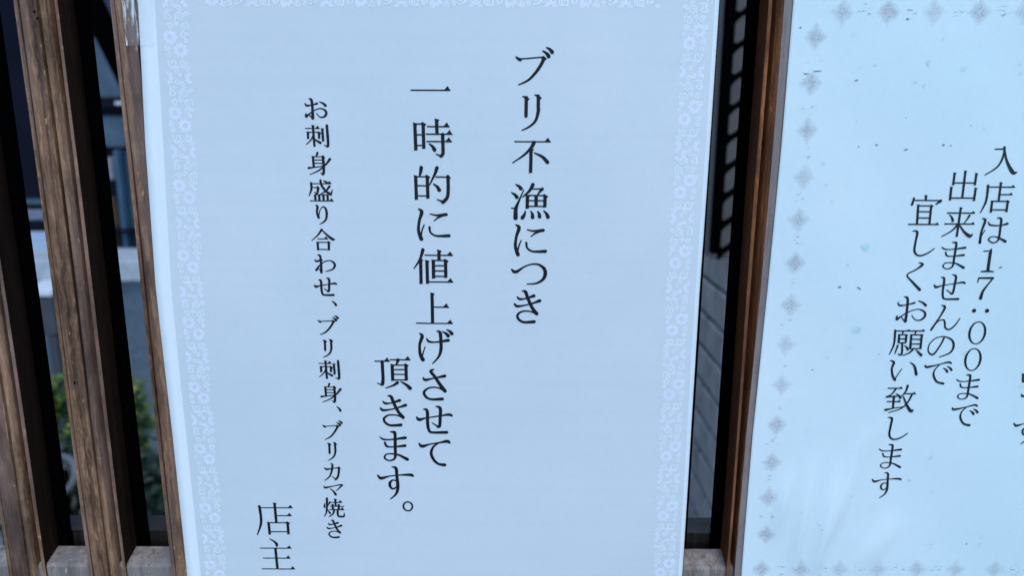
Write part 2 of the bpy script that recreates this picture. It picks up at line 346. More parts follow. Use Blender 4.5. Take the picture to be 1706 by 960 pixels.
G = {
'ブ': 'S 113 142 .4 135 160 .8 158 172 1;h 150 165 385 145;K 400 150;S 402 155 1.05 380 210 .95 320 300 .85 240 380 .65 145 425 .4;D 390 82 458 142;D 430 48 492 98',
'リ': 'S 182 543 .35 222 550 .9;K 222 555;v 220 550 218 738;C 218 738 .5;S 308 527 .35 345 535 .9;K 348 545;S 345 540 1 345 640 1 345 690 1 320 780 .8 260 840 .6 178 882 .35',
'不': 'H 95 82 467;S 295 90 1.2 270 140 .95 200 215 .65 80 300 .35;V 267 150 264 408;D 300 195 447 300',
'漁': 'D 115 512 172 560;D 75 600 132 652;S 195 570 .3 150 680 .6 118 770 1.1 115 870 1.35;h 70 765 118 765;S 285 512 1.1 250 580 .8 183 645 .35;h 275 558 375 558;S 378 558 1 350 592 .6 330 625 .4;V 232 620 230 772;V 407 622 405 758;K 405 628;h 235 627 405 627;v 318 630 318 742;h 235 682 400 682;h 235 743 400 743;D 212 795 180 872;D 268 795 286 866;D 335 795 356 858;D 395 790 442 862',
'に': 'S 100 22 .4 130 48 1.1 106 130 .85 98 220 .95 122 295 1.2;S 120 265 .5 130 215 .45 150 165 .4;S 205 65 .35 260 77 .6 330 72 .9 352 70 1;S 335 74 .7 280 97 .55 240 128 .35;S 198 185 .7 206 232 .6 250 262 .6 310 265 .8 375 262 1',
'つ': 'S 63 420 .5 85 440 1 115 438 .9 180 395 .5 250 372 .5 310 375 .65 360 410 1 372 460 1.1 350 510 .9 290 545 .6 205 553 .35',
'き': 'S 158 612 .35 190 618 1 215 680 1 255 760 1 300 815 1.15;S 112 665 .5 135 683 .8 190 678 .5 272 653 1;S 86 728 .6 110 748 .85 180 740 .5 260 720 .6 328 697 1.05;S 300 818 .7 240 795 .5 160 795 .55 115 830 .75 130 870 .8 180 893 .8 277 888 1.05',
'一': 'H 98 132 553',
'時': 'V 145 512 150 838;V 240 515 243 818;K 240 520;h 150 525 240 525;h 150 650 238 650;h 150 775 238 775;V 395 465 398 640;H 283 555 545;H 270 642 577;S 463 645 1 465 800 1 463 868 1 440 902 .9;S 440 897 .6 383 875 .3;H 275 728 568;D 308 755 372 832',
'的': 'S 208 105 1.1 200 160 .9 185 210 .4;V 145 195 148 480;V 272 200 275 465;K 272 205;h 150 210 270 210;h 150 313 268 313;h 150 430 268 430;S 380 108 1.1 355 180 .8 295 305 .35;h 362 212 495 212;K 498 208;S 498 205 1 500 330 1 490 440 1 440 502 1.1;S 440 497 .7 375 470 .3;D 340 292 407 368',
'値': 'S 210 85 1.1 180 180 .75 116 278 .35;V 185 178 185 438;V 248 190 250 435;H 250 412 510;H 225 140 510;V 370 85 370 190;V 312 185 312 380;V 435 185 435 372;K 435 190;h 312 192 435 192;h 320 245 430 245;h 320 298 430 298;h 320 354 430 354',
'上': 'V 305 528 305 832;H 310 672 470;H 140 836 506',
'げ': 'S 538 42 .5 560 70 1.1 533 150 .85 535 240 1 562 300 1.3;S 555 270 .5 570 220 .4 588 172 .35;S 607 93 .45 630 120 .75 700 125 .5 828 106 1.05;S 710 18 .35 745 32 1 752 120 1 750 200 1 725 270 .7 660 338 .35;D 770 22 832 66;D 815 3 870 44',
'さ': 'S 682 390 .5 650 410 .95 690 460 1 750 545 1.1 802 610 1.2;S 566 475 .5 590 497 .95 680 480 .5 802 455 1.05;S 790 605 .7 720 575 .5 630 578 .55 573 620 .85 590 670 .85 650 696 .75 772 692 1.05',
'せ': 'S 498 876 .5 525 901 1.1 600 884 .5 740 862 .5 835 848 .9 866 858 .8;S 572 796 .4 610 812 1 612 940 1 625 1010 .9 660 1031 .8 812 1029 1.05;S 703 766 .4 747 785 1 745 880 1 738 960 1 720 972 1;S 720 970 .6 658 932 .3',
'て': 'S 526 232 .5 555 262 1.1 640 240 .5 740 222 .6 820 208 1.1 845 224 .7;S 735 222 .5 672 270 .7 650 340 .95 680 410 .95 730 450 .85 790 458 1.15',
'頂': 'H 85 305 245;S 165 308 1 168 480 1 162 548 1.1 150 565 .7;S 150 562 .5 108 545 .3;H 245 287 460;S 330 288 1.1 320 320 .75 305 345 .4;V 268 335 268 522;V 410 335 410 517;K 410 340;h 268 345 410 345;h 275 393 405 393;h 275 445 405 445;h 275 506 405 506;S 318 535 1 270 568 .65 193 596 .35;S 353 525 .4 410 560 .9 447 597 1.25',
'ま': 'S 250 120 .4 290 123 1 300 150 1 297 300 1 295 370 .9 270 402 .65 220 411 .5 176 385 .65 195 350 .5 250 342 .5 330 352 .7 427 397 1.15;S 133 173 .4 170 195 .65 250 197 .5 412 177 1.05;S 185 228 .7 205 265 .75 270 272 .5 407 257 1',
'す': 'S 110 553 .5 145 583 1.1 230 562 .5 340 549 .5 455 545 1 482 558 .7;S 265 468 .4 305 480 1 312 560 1 318 640 1.1 315 700 1 290 750 .7 235 795 .35;S 312 612 .5 270 600 .5 236 630 .9 240 670 .85 270 690 .6 308 668 .5',
'。': 'O 417 865 48 48 .5 .62',
'お': 'S 170 93 .4 200 105 1.1 208 200 1.1 206 322 1.35;S 120 148 .5 140 172 .9 200 166 .5 267 147 .95;S 126 270 .6 128 302 1.2 165 272 .6 220 235 .5 300 207 .5 360 228 .85 374 270 1.05 340 308 .75 290 305 .5 256 265 .4;S 203 324 .8 178 298 .5 165 278 .5;D 298 128 376 176',
'刺': 'H 133 433 297;V 220 392 228 652;V 160 470 160 560;h 160 477 290 477;K 288 480;v 287 477 285 556;S 222 510 .8 190 570 .55 133 622 .35;S 225 550 .4 260 580 .8 297 602 1.1;V 325 430 330 588;S 380 398 1.1 385 610 1.1 375 645 1;S 375 643 .6 338 630 .3',
'身': 'S 270 676 1 255 712 .6;V 218 708 222 826;h 218 715 328 715;K 328 715;S 328 712 1.1 332 800 1.1 328 882 1.1 315 897 .9;S 315 895 .6 293 880 .3;h 225 748 328 748;h 225 782 328 782;S 165 832 1 225 825 .5 325 812 .5;S 404 738 1.1 350 800 .75 270 860 .55 178 898 .35',
'盛': 'H 160 132 402;S 165 125 1 165 200 .95 135 280 .35;S 275 93 1 285 150 1 330 220 1 387 260 1.15;S 407 208 .4 397 240 .65 387 260 .7;S 377 163 1 330 220 .7 262 262 .35;D 310 98 352 125;h 168 178 240 178;K 240 180;S 240 175 1 238 225 1 225 248 .8 198 236 .3;h 200 265 355 265;v 205 262 207 337;v 252 265 253 337;v 301 265 302 337;v 350 262 350 337;H 143 340 417',
'り': 'S 212 388 .5 232 405 1.1 222 460 .9 228 500 1 240 530 1.15;S 240 525 .6 260 450 .4 300 405 .5 335 430 .95 345 490 1.05 325 560 .8 250 608 .35',
'合': 'S 290 658 1 240 725 .65 168 787 .35;S 290 660 .6 350 720 .85 410 768 1.25 437 770 .5;H 235 767 362;V 235 800 238 903;V 365 800 365 903;K 365 803;h 235 806 365 806;h 240 890 365 890',
'わ': 'S 165 65 .4 195 73 1 203 150 1 202 272 1.2;S 130 123 .5 150 138 .9 217 124 .7;S 143 245 1.1 185 190 .6 250 142 .5 310 130 .5 355 150 .85 371 190 1.05 340 235 .7 255 262 .35;S 200 268 .8 182 238 .4 165 225 .4',
'、': 'D 328 590 388 652',
'カ': 'S 262 700 .6 275 720 1 265 780 .95 235 850 .7 172 899 .35;S 180 753 .6 205 767 .95 280 757 .5 348 746 .7;K 350 748;S 352 745 1 347 800 1 332 855 1 305 884 1.05;S 303 880 .6 268 850 .35',
'マ': 'S 167 320 .5 185 335 1 270 318 .5 360 300 .7 384 305 1.05;S 378 310 .8 335 350 .55 308 368 .35;S 240 348 .4 275 373 .75 302 412 1.25',
'焼': 'S 184 505 .4 178 548 1;S 245 488 .9 222 530 .4;S 212 443 1.1 208 540 1 195 620 .75 168 664 .35;S 213 578 .4 240 622 1;H 255 490 387;V 308 446 310 535;h 245 537 405 537;v 275 510 275 576;v 345 510 345 576;H 238 577 407;S 292 578 1 272 630 .75 223 666 .35;S 330 578 1 330 640 1 345 658 .9 398 656 .9 404 618 .4',
'店': 'V 350 92 355 327;H 180 152 548;S 180 135 1.05 188 250 1 180 350 .9 132 472 .4;H 365 245 532;V 268 320 272 472;V 480 320 482 467;K 480 325;h 268 328 480 328;h 275 434 480 434',
'主': 'S 293 523 .35 345 550 .75 375 585 1.1 370 608 .6;H 165 630 552;H 195 747 532;H 168 874 580;v 355 630 362 870',
'入': 'U;h 235 86 318 84;S 320 68 1 312 140 1 260 240 .75 150 315 .4;S 322 90 .7 340 190 1.05 392 290 1.6 427 288 .5',
'は': 'U;S 133 673 .5 157 692 1.1 125 790 .95 112 887 1.25;S 115 850 .6 135 810 .45 155 775 .4;S 183 705 .45 205 730 .8 290 733 .55 353 717 1.05;S 263 667 .4 297 678 1 290 760 1 280 840 .95 265 872 .7 225 886 .6 188 860 .65 210 835 .55 260 835 .55 337 873 1.2',
'1': 'U;S 202 99 .5 245 95 .6;S 274 80 .6 264 112 1.3 244 272 1.3;S 182 283 .6 240 279 .9 295 283 .6',
'7': 'U;S 163 339 .8 300 338 1;S 163 338 .6 152 378 .5;S 298 340 .7 250 400 .75 205 460 1.1 182 527 1.5',
':': 'C 122 628 .95;C 235 628 .95',
'0': 'O 150 825 66 98 .5 1.05',
'で': 'U;S 137 688 .6 155 704 1.1 260 681 .5 345 660 .9 370 670 .8;S 268 681 .5 222 730 .65 212 780 .95 240 835 .95 297 852 1.15;D 300 713 338 748;D 335 697 375 732',
'出': 'U;V 312 76 285 315;V 215 93 200 207;V 412 96 397 207;h 200 184 397 184;V 185 218 172 342;V 407 226 390 347;h 175 318 392 318',
'来': 'U;V 270 402 233 668;H 145 453 397;D 168 468 200 528;S 347 475 1 325 510 .65 300 542 .4;H 120 550 394;S 242 555 1 190 610 .65 97 664 .4;S 255 555 .5 300 620 1 350 658 1.5 375 640 .5',
'ん': 'U;S 166 327 .5 187 342 1.1 150 410 .75 88 502 1;S 95 490 .5 140 440 .45 175 430 .65 185 450 .9 188 485 .8 215 499 .75 255 470 .65 292 418 .4',
'の': 'U;S 178 558 .9 150 610 .75 100 672 .9 66 650 .65 75 600 .55 120 558 .5 180 546 .55 235 570 .9 247 615 1.05 220 660 .75 145 690 .4',
'宜': 'U;V 272 76 270 120;h 165 121 390 121;S 168 103 .9 150 157 1.1;S 398 124 1.4 355 155 .35;V 205 155 192 320;V 318 160 300 322;K 320 163;h 205 166 318 166;h 200 216 310 216;h 198 269 305 269;H 113 324 382',
'し': 'U;S 155 376 .4 192 385 1.05 178 460 1 165 540 1 185 580 .85 225 586 .75 280 565 .65 340 525 .4',
'く': 'U;S 213 643 .5 242 660 1.1 180 705 .65 104 750 .65 150 810 .95 214 878 1.3',
'い': 'U;S 122 643 .5 152 660 1.1 132 720 .95 140 790 1.05 158 824 1.2;S 158 815 .7 190 765 .45 222 718 .35;S 298 658 .4 335 695 1 350 770 1.35',
'願': 'U;H 165 374 302;S 170 368 1 155 500 .9 112 598 .35;S 240 378 .9 230 402 .5;V 205 403 195 490;V 267 403 258 487;h 205 409 265 409;h 200 449 262 449;h 197 486 260 486;S 228 490 .9 222 585 .9 205 602 .8 188 592 .3;S 188 512 .9 160 592 .35;D 248 512 277 552;H 290 372 428;S 350 376 .9 340 404 .5;V 310 403 295 547;V 402 403 385 547;h 310 409 400 409;h 305 451 395 451;h 302 496 392 496;h 298 540 388 540;S 318 552 .9 280 585 .65 228 606 .35;S 348 555 .5 390 602 1.35',
'致': 'U;H 180 30 302;S 247 35 .9 210 80 .65 168 102 .6;S 168 102 .9 280 92 .55;D 248 73 287 112;V 230 100 220 200;H 170 140 287;S 158 210 1.2 220 196 .55 305 182 .55;S 345 8 1.1 325 60 .75 273 112 .35;H 310 73 412;S 382 75 .9 340 150 .75 280 200 .55 185 231 .35;S 308 98 .6 335 165 1.05 368 216 1.5 390 205 .5',
'口': 'V 100 100 105 190;V 190 100 187 188;K 190 105;h 100 106 190 106;h 100 180 188 180',
}
def fit_glyph(ch, box, u, hw, off, parent, mat, depth):
    st = parse(G[ch]); un = .14 if st and st[0][0] == 'U' else 0
    # two passes of fitting: ink bounding box in the photograph -> position on the sheet
    x0, y0, x1, y1 = box
    A = at(x0, y0, 0); B = at(x1, y1, 0)
    sx, sy, ox, oy = (B.x - A.x) / 100, (A.z - B.z) / 100, A.x, A.z
    pts = []
    for k, a in st:
        if k == 'S': pts += [(a[i], a[i + 1]) for i in range(0, len(a), 3)]
        elif k in 'HhVvD' and len(a) == 4: pts += [(a[0], a[1]), (a[2], a[3])]
        elif k in 'Hh': pts += [(a[0], a[1]), (a[2], a[1])]
        elif k in 'Vv': pts += [(a[0], a[1]), (a[0], a[2])]
        elif k == 'C': pts += [(a[0], a[1])]
        elif k == 'O': pts += [(a[0] - a[2], a[1] - a[3]), (a[0] + a[2], a[1] + a[3])]
    pts = [(x + un * y, y) for x, y in pts]
    gx0, gx1 = min(p[0] for p in pts), max(p[0] for p in pts); gy0, gy1 = min(p[1] for p in pts), max(p[1] for p in pts)
    kx = 100 / max(gx1 - gx0, 1e-6); ky = 100 / max(gy1 - gy0, 1e-6)
    flatx, flaty = gx1 - gx0 < 1, gy1 - gy0 < 1
    if flatx: kx = 0
    if flaty: ky = 0
    for it in range(5):
        T = lambda x, y: (ox + (x + un * y - gx0) * kx * sx, -oy + (y - gy0) * ky * sy)
        P = glyph_polys(st, T, u, hw)
        q = [proj(Vector((x, off(x, -y), -y))) for s in P for poly in s for (x, y) in poly]
        qx0, qx1 = min(p[0] for p in q), max(p[0] for p in q); qy0, qy1 = min(p[1] for p in q), max(p[1] for p in q)
        cpx, cpy = (x0 + x1) / 2, (y0 + y1) / 2
        if not flatx: sx *= 1 + ((x1 - x0) - (qx1 - qx0)) / (qx1 - qx0) * 1.0
        if not flaty: sy *= 1 + ((y1 - y0) - (qy1 - qy0)) / (qy1 - qy0) * 1.0
        T = lambda x, y: (ox + (x + un * y - gx0) * kx * sx, -oy + (y - gy0) * ky * sy)
        P = glyph_polys(st, T, u, hw)
        q = [proj(Vector((x, off(x, -y), -y))) for s in P for poly in s for (x, y) in poly]
        qx0, qx1 = min(p[0] for p in q), max(p[0] for p in q); qy0, qy1 = min(p[1] for p in q), max(p[1] for p in q)
        ref = at((qx0 + qx1) / 2, (qy0 + qy1) / 2, 0); tgt = at(cpx, cpy, 0)
        ox += tgt.x - ref.x; oy += tgt.z - ref.z
    T = lambda x, y: (ox + (x + un * y - gx0) * kx * sx, -oy + (y - gy0) * ky * sy)
    mb = MB()
    for i, s in enumerate(glyph_polys(st, T, u, hw)):
        for j, poly in enumerate(s):
            d = depth + i * 4e-6 + (2e-6 if (j % 2) else 0)
            mb.poly([(x, off(x, -y) - d, -y) for x, y in poly])
    return mb.out('character', mat, parent)

def interp(tab, t):
    if t <= tab[0][0]: a, b = tab[0], tab[1]
    elif t >= tab[-1][0]: a, b = tab[-2], tab[-1]
    else:
        for a, b in zip(tab, tab[1:]):
            if a[0] <= t <= b[0]: break
    return a[1] + (b[1] - a[1]) * (t - a[0]) / (b[0] - a[0])
def edge(tab):      # [(py, px)] -> function Z -> X on the lattice plane
    L = sorted((at(px, py, 0).z, at(px, py, 0).x) for py, px in tab)
    return lambda z: interp(L, z)
def sheet(name, xl, xr, z0, z1, off, depth, mat, parent, nx, nz):
    V, Fc = [], []
    for j in range(nz + 1):
        z = z0 + (z1 - z0) * j / nz
        for i in range(nx + 1):
            x = xl(z) + (xr(z) - xl(z)) * i / nx
            V.append((x, off(x, z) - depth, z))
    for j in range(nz):
        for i in range(nx):
            a = j * (nx + 1) + i; Fc.append((a, a + 1, a + nx + 2, a + nx + 1))
    return build(name, V, Fc, mat, parent, True)

# ------------------------------------------------------------------ left notice
def offL(x, z):
    return -.0009 - .0030 * max(0, 1 - ((z - ZLM) / .16) ** 2) * max(0, 1 - ((x - .028) / .115) ** 2) - .0007 * math.exp(-((x + .11) / .03) ** 2) * (.5 + .5 * math.sin(z * 20)) - .00025 * math.sin(x * 41 + z * 13) - .0002 * math.sin(z * 37 - x * 11)
ZLM = at(700, 500, 0).z
ZL1 = at(700, -42, 0).z; ZL0 = ZL1 - .297
xl = edge([(0, 233), (75, 236), (240, 244), (480, 262), (720, 289), (960, 313)])
xr = edge([(0, 1196), (480, 1161.5), (960, 1134)])
NL = empty('paper_notice', (0, -.001, ZL0), 'white paper notice with lacy lavender border about yellowtail prices, taped across the slats', 'notice')
sh = sheet('sheet', xl, xr, ZL0, ZL1, offL, 0, PAPER, NL, 70, 96)
md = sh.modifiers.new('thickness', 'SOLIDIFY'); md.thickness = .00012; md.offset = -1
pl = edge([(0, 260), (480, 288), (960, 336)]); pr = edge([(0, 1189.5), (480, 1155), (960, 1128)])
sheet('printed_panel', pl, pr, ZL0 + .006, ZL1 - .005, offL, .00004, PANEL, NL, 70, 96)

# lace border, one repeat of the pattern = one mesh
def spiral(cx, cy, r, a0, turns, s=1):
    P = []
    for i in range(15):
        t = i / 14; rr = r * (1 - .78 * t); a = a0 + s * turns * 2 * math.pi * t
        P.append((cx + rr * math.cos(a), cy + rr * math.sin(a), .55 - .1 * t))
    return P
def rosette(cx, cy, R, clip=None):
    N = 54; out = []
    for i in range(N):
        q = []
        for k, f in ((i, 1), (i + 1, 1), (i + 1, 0), (i, 0)):
            a = 2 * math.pi * k / N
            r = R * (.86 + .14 * math.cos(9 * a)) if f else R * .34
            x = cx + r * math.cos(a)
            if clip: x = max(-clip, min(clip, x))
            q.append((x, cy + r * math.sin(a)))
        out.append(q)
    return out
ros = [rosette(-2.0, 0, 2.75), rosette(1.4, -4.5, 2.75), rosette(-4.5, -14.2, 2.7, 4.5), rosette(4.5, -14.2, 2.7, 4.5)]
sp = [spiral(*a) for a in ((2.9, .8, 1.2, 1, 1.2), (3.4, -1.2, .8, 2, 1.1, -1), (-3.6, -4.2, 1.1, 0, 1.2), (-3.4, -6.2, .9, 1, 1.2, -1),
      (-1.8, -9.0, 1.7, 2.5, 1.3), (2.0, -8.9, 1.4, .5, 1.3, -1), (3.3, -11.2, 1.0, 0, 1.2), (-.9, -11.6, 1.0, 2, 1.1, -1), (.6, -13.2, .8, 1, 1.1),
      (-.7, -15.6, .9, 2, 1.2), (1.0, -16.6, 1.0, 3, 1.2, -1), (-2.7, -19.4, 1.4, 1, 1.3), (1.2, -19.6, 1.5, 2, 1.3, -1), (3.6, -18.8, .9, 0, 1.2),
      (2.4, -23.2, 1.3, 1, 1.3), (-2.5, -22.8, 1.2, 3, 1.3, -1), (-.2, -22.3, .9, 0, 1.1), (3.6, -25.4, .8, 2, 1.1), (-3.9, -25.6, .8, 1, 1.1))]
sp += [[(-3.8, -7.8, .4), (-2.6, -10.8, .5), (0, -10.2, .5), (2.2, -10.6, .4)], [(-1, -17.6, .4), (-3.6, -17.4, .5), (-4, -20.6, .4)],
       [(2.6, -17.2, .4), (.1, -18.6, .5), (-.3, -21, .4)], [(3.2, -21, .4), (4, -22.5, .5), (3.9, -24, .4)], [(-3.6, -2.4, .4), (-4, -3.2, .5), (-2.6, -5.6, .4)]]
def motif(cx, cz, ang, parent, fx=1):
    ca, sa = math.cos(ang), math.sin(ang)
    for mat, polys, d in ((LACE_A, [p for r in ros for p in r], 8e-5), (LACE_B, [p for s in sp for p in ribbon(catmull(s, 3), True)], 1.0e-4)):
        mb = MB()
        for i, pl_ in enumerate(polys):
            pts = []
            for x, y in pl_:
                x *= fx
                X = cx + (x * ca - y * sa) * .001; Z = cz + (x * sa + y * ca) * .001
                pts.append((X, offL(X, Z) - d - (i % 3) * 2e-6, Z))
            mb.poly(pts)
        if mat is LACE_A: o = mb.out('lace_motif', mat, parent)
        else: mb.out('scroll', mat, o)
bl = edge([(0, 293), (480, 322), (960, 362)])
br = edge([(0, 1158), (480, 1125), (960, 1103)])
z = at(290, 62, 0).z
zz = z + .0266
while zz > ZL0 + .02:
    motif(bl(zz - .013) , zz, 0, NL); motif(br(zz - .013), zz + .003, 0, NL, -1); zz -= .0266
ztop = at(700, -10, 0).z
x = bl(ztop) + .012
while x < br(ztop) - .022:
    motif(x + .0012, ztop, math.pi / 2, NL); x += .0266

LINES_L = [
 (.00128, .42, [('ブ', 858.3, 77.5, 923.3, 142), ('リ', 868.7, 156.7, 903, 218), ('不', 853, 228.7, 917.8, 288.7), ('漁', 851.3, 304.2, 916.2, 367),
   ('に', 856, 373.4, 911.6, 427.6), ('つ', 850.9, 438.4, 911.6, 474.4), ('き', 855.6, 483, 902.2, 539.3),
   ('一', 684, 143.5, 750.6, 150.5), ('時', 687.8, 196.8, 754, 263), ('的', 689.2, 275.6, 751.7, 340), ('に', 694.7, 347, 751, 401.7), ('値', 688.7, 413, 755.3, 473.7),
   ('上', 693, 487, 754.7, 540.3), ('げ', 696.7, 548.5, 756, 607), ('さ', 703.7, 614.5, 744.7, 667.8), ('せ', 692.8, 676.3, 754.7, 723.3), ('て', 697, 733, 751, 777.8),
   ('頂', 623.8, 593.3, 686.7, 650.3), ('き', 632.5, 658, 678.7, 711.3), ('ま', 632, 718, 681.7, 769), ('す', 628, 777, 690, 832.8), ('。', 670.5, 835.5, 688.7, 852.8)]),
 (.00090, .44, [('お', 507.2, 162.8, 545.9, 199.3), ('刺', 508.7, 206.6, 549, 245.8), ('身', 512.3, 252.5, 552, 292), ('盛', 514.4, 298.4, 556, 335.6),
   ('り', 525.3, 340.7, 546.5, 374.4), ('合', 518.8, 380.5, 558.7, 417.4), ('わ', 523.7, 423.5, 560, 455.8), ('せ', 523, 462.4, 562, 493.5), ('、', 552.4, 500.8, 562, 510.5),
   ('ブ', 529, 525.5, 565, 558.2), ('リ', 537.4, 565, 555.5, 596), ('刺', 530.9, 599.8, 567.3, 633), ('身', 533.8, 638, 569.5, 671.7), ('、', 560, 676.9, 569.4, 686.5),
   ('ブ', 537, 700.6, 571.4, 733), ('リ', 545, 737, 562, 768), ('カ', 539.8, 771.6, 568, 801.7), ('マ', 538.8, 806.9, 571.9, 826.3), ('焼', 538.8, 828.9, 575, 862.7), ('き', 543.9, 866, 570.7, 897.4)]),
 (.00110, .42, [('店', 428, 837.4, 487.8, 892.2), ('主', 433, 897.9, 492, 949.5)]),
]
for u, hw, chars in LINES_L:
    for ch, *bx in chars: fit_glyph(ch, bx, u, hw, offL, NL, INK, 1.2e-4)

# clear tape, with worn white scuffs, over the top left corner
tm = Mat('scuffed_clear_tape'); v = tm.coords((420, 420, 70)); nz = tm.noise(v, 1, 4, .65)
al = tm.ramp(nz, [(.47, (.10, .10, .10)), (.60, (.85, .85, .85))])
tm.set((.78, .77, .74), .35, .5); tm.l(al, tm.b.inputs['Alpha'])
ts = edge([(-60, 200), (75, 209)]); te = edge([(-60, 262), (75, 258)])
zt0, zt1 = at(230, 76, 0).z, at(230, -60, 0).z
def offT(x, z):
    return min(-.0002, offL(x, z)) if x > xl(z) - .001 else -.0006 - .0004 * min(1, max(0, (x - ts(z)) / .006))
sheet('tape', edge([(-60, 199), (75, 212)]), edge([(-60, 231), (75, 237)]), zt0, zt1, offT, 1.6e-4, tm.m, NL, 10, 10)
tm2 = Mat('clear_tape'); tm2.set((.9, .92, .93), .2, .5); tm2.b.inputs['Alpha'].default_value = .45
sheet('tape', edge([(-60, 229), (75, 236.5)]), edge([(-60, 259), (75, 259)]), zt0, zt1, offL, 2.0e-4, tm2.m, NL, 8, 10)

# ------------------------------------------------------------------ right notice
RIDGES = [((1338, 1010), (1398, 770), .0024, .0030), ((1310, 980), (1354, 760), .0017, .0028), ((1286, 900), (1316, 770), .0014, .0026), ((1380, 900), (1425, 760), .0012, .0024),
          ((1395, 800), (1470, 690), .0005, .004), ((1420, 960), (1500, 850), .0009, .005)]
RD = [(at(*a, 0), at(*b, 0), h, s) for a, b, h, s in RIDGES]
def offR(x, z):
    y = -.0018 - .0006 * math.sin(x * 26 + 1.2) * math.sin(z * 15 + .4) - .00018 * math.sin(x * 83 + z * 61)
    for a, b, h, s in RD:
        dx, dz = b.x - a.x, b.z - a.z; L2 = dx * dx + dz * dz
        t = ((x - a.x) * dx + (z - a.z) * dz) / L2; tc = max(0, min(1, t))
        d = math.hypot(x - a.x - dx * tc, z - a.z - dz * tc)
        if d < 4 * s: y -= h * math.exp(-(d / s) ** 2) * math.sin(math.pi * min(1, max(0, .04 + .92 * t))) ** 1.5
    return y
rl = edge([(0, 1319), (240, 1299), (480, 1277), (720, 1252), (960, 1233)])
rr = lambda z: at(1319, 0, 0).x + .182
ZR1 = at(1500, -45, 0).z; ZR0 = ZR1 - .257
NR = empty('paper_notice', (at(1500, 500, 0).x, -.002, ZR0), 'laminated pale blue notice with faded diamond border and opening time 17:00', 'notice')
sh = sheet('sheet', rl, rr, ZR0, ZR1, offR, 0, PAPER2, NR, 190, 170)
md = sh.modifiers.new('thickness', 'SOLIDIFY'); md.thickness = .00018; md.offset = -1
fm = Mat('laminate_film'); nz = fm.noise(fm.coords((300, 300, 60)), 1, 3)
fm.set((.42, .36, .33), .28, .5); fm.l(fm.ramp(nz, [(.3, (.40, .40, .40)), (.7, (.58, .58, .58))]), fm.b.inputs['Alpha'])
fl = edge([(0, 1305), (240, 1286), (480, 1266), (720, 1242), (960, 1222)])
sheet('film_edge', fl, lambda z: rl(z) - .0001, ZR0, ZR1, lambda x, z: offR(rl(z), z) * .75, 0, fm.m, NR, 4, 80)

dm = Mat('faded_diamond_print')
tc = dm.n('ShaderNodeTexCoord'); sx = dm.n('ShaderNodeSeparateXYZ'); dm.l(tc.outputs['Object'], sx.inputs[0])
d = dm.math('ADD', dm.math('ABSOLUTE', dm.math('MULTIPLY', sx.outputs[0], 1 / .0049)), dm.math('ABSOLUTE', dm.math('MULTIPLY', sx.outputs[2], 1 / .0055)))
n1 = dm.noise(dm.coords((1, 1, 1), 5.0), 420, 4, .65); n2 = dm.noise(dm.coords((1, 1, 2.4), 9.0), 900, 3, .6)
d = dm.math('ADD', d, dm.math('MULTIPLY', dm.math('SUBTRACT', n1, .5), .9))
a1 = dm.ramp(d, [(.30, (1, 1, 1)), (1.10, (0, 0, 0))])
a2 = dm.ramp(n2, [(.3, (.22, .22, .22)), (.75, (.58, .58, .58))])
al = dm.math('MULTIPLY', a1, a2)
oi = dm.n('ShaderNodeObjectInfo')
al = dm.math('MULTIPLY', al, dm.math('ADD', .62, dm.math('MULTIPLY', oi.outputs['Random'], .5)))
dm.set(dm.ramp(n1, [(.42, (.57, .52, .54)), (.68, (.40, .44, .46))]), .5, .2); dm.l(al, dm.b.inputs['Alpha'])
def smudge_mat(name, c, thr, sc):
    M = Mat(name); t2 = M.n('ShaderNodeTexCoord'); s2 = M.n('ShaderNodeSeparateXYZ'); M.l(t2.outputs['Object'], s2.inputs[0])
    r = M.math('ADD', M.math('ABSOLUTE', M.math('MULTIPLY', s2.outputs[0], 1 / .0042)), M.math('ABSOLUTE', M.math('MULTIPLY', s2.outputs[2], 1 / .0038)))
    n = M.noise(M.coords((1, 1, 3.2), 11.0), sc, 2, .5)
    a = M.math('MULTIPLY', M.ramp(n, [(thr, (0, 0, 0)), (thr + .12, (.55, .55, .55))]), M.ramp(r, [(.6, (1, 1, 1)), (1, (0, 0, 0))]))
    M.set(c, .5, .2); M.l(a, M.b.inputs['Alpha']); return M.m
SM = [smudge_mat('teal_ink_bleed', (.26, .52, .53), .575, 330), smudge_mat('grey_ink_bleed', (.30, .37, .39), .61, 420)]
def patch(name, px, py, h, mat, parent, lay):
    c = at(px, py, 0); V = []; Fc = []; n = 4
    for j in range(n + 1):
        for i in range(n + 1):
            X, Z = (i / n * 2 - 1) * h, (j / n * 2 - 1) * h
            V.append((X, offR(c.x + X, c.z + Z) - offR(c.x, c.z), Z))
    for j in range(n):
        for i in range(n):
            a = j * (n + 1) + i; Fc.append((a, a + 1, a + n + 2, a + n + 1))
    me = bpy.data.meshes.new(name); me.from_pydata(V, [], Fc); me.materials.append(mat)
    o = bpy.data.objects.new(name, me); COL.objects.link(o); put(o, parent)
    o.matrix_basis = Matrix.Translation((c.x, offR(c.x, c.z) - lay, c.z)); return o
left_d = [(1355, 62), (1348, 138), (1342, 217), (1336, 295), (1328, 365), (1322, 437), (1315, 507), (1307, 573), (1300, 640), (1292, 706), (1284, 768), (1278, 827), (1274, 888)]
top_d = [(1400 + 75.3 * i, 21) for i in range(6)]
bot_d = [(1267 + 64.2 * i, 946) for i in range(9)]
for p in left_d + top_d + bot_d: patch('diamond_print', *p, .0068, dm.m, NR, 6e-5)
seq = left_d[:]
for a, b in list(zip(left_d, left_d[1:])) + list(zip(top_d, top_d[1:])) + list(zip(bot_d, bot_d[1:])):
    k = random.choice((0, 0, 1)); patch('ink_smudge', (a[0] + b[0]) / 2, (a[1] + b[1]) / 2, .0052, SM[k], NR, 9e-5)
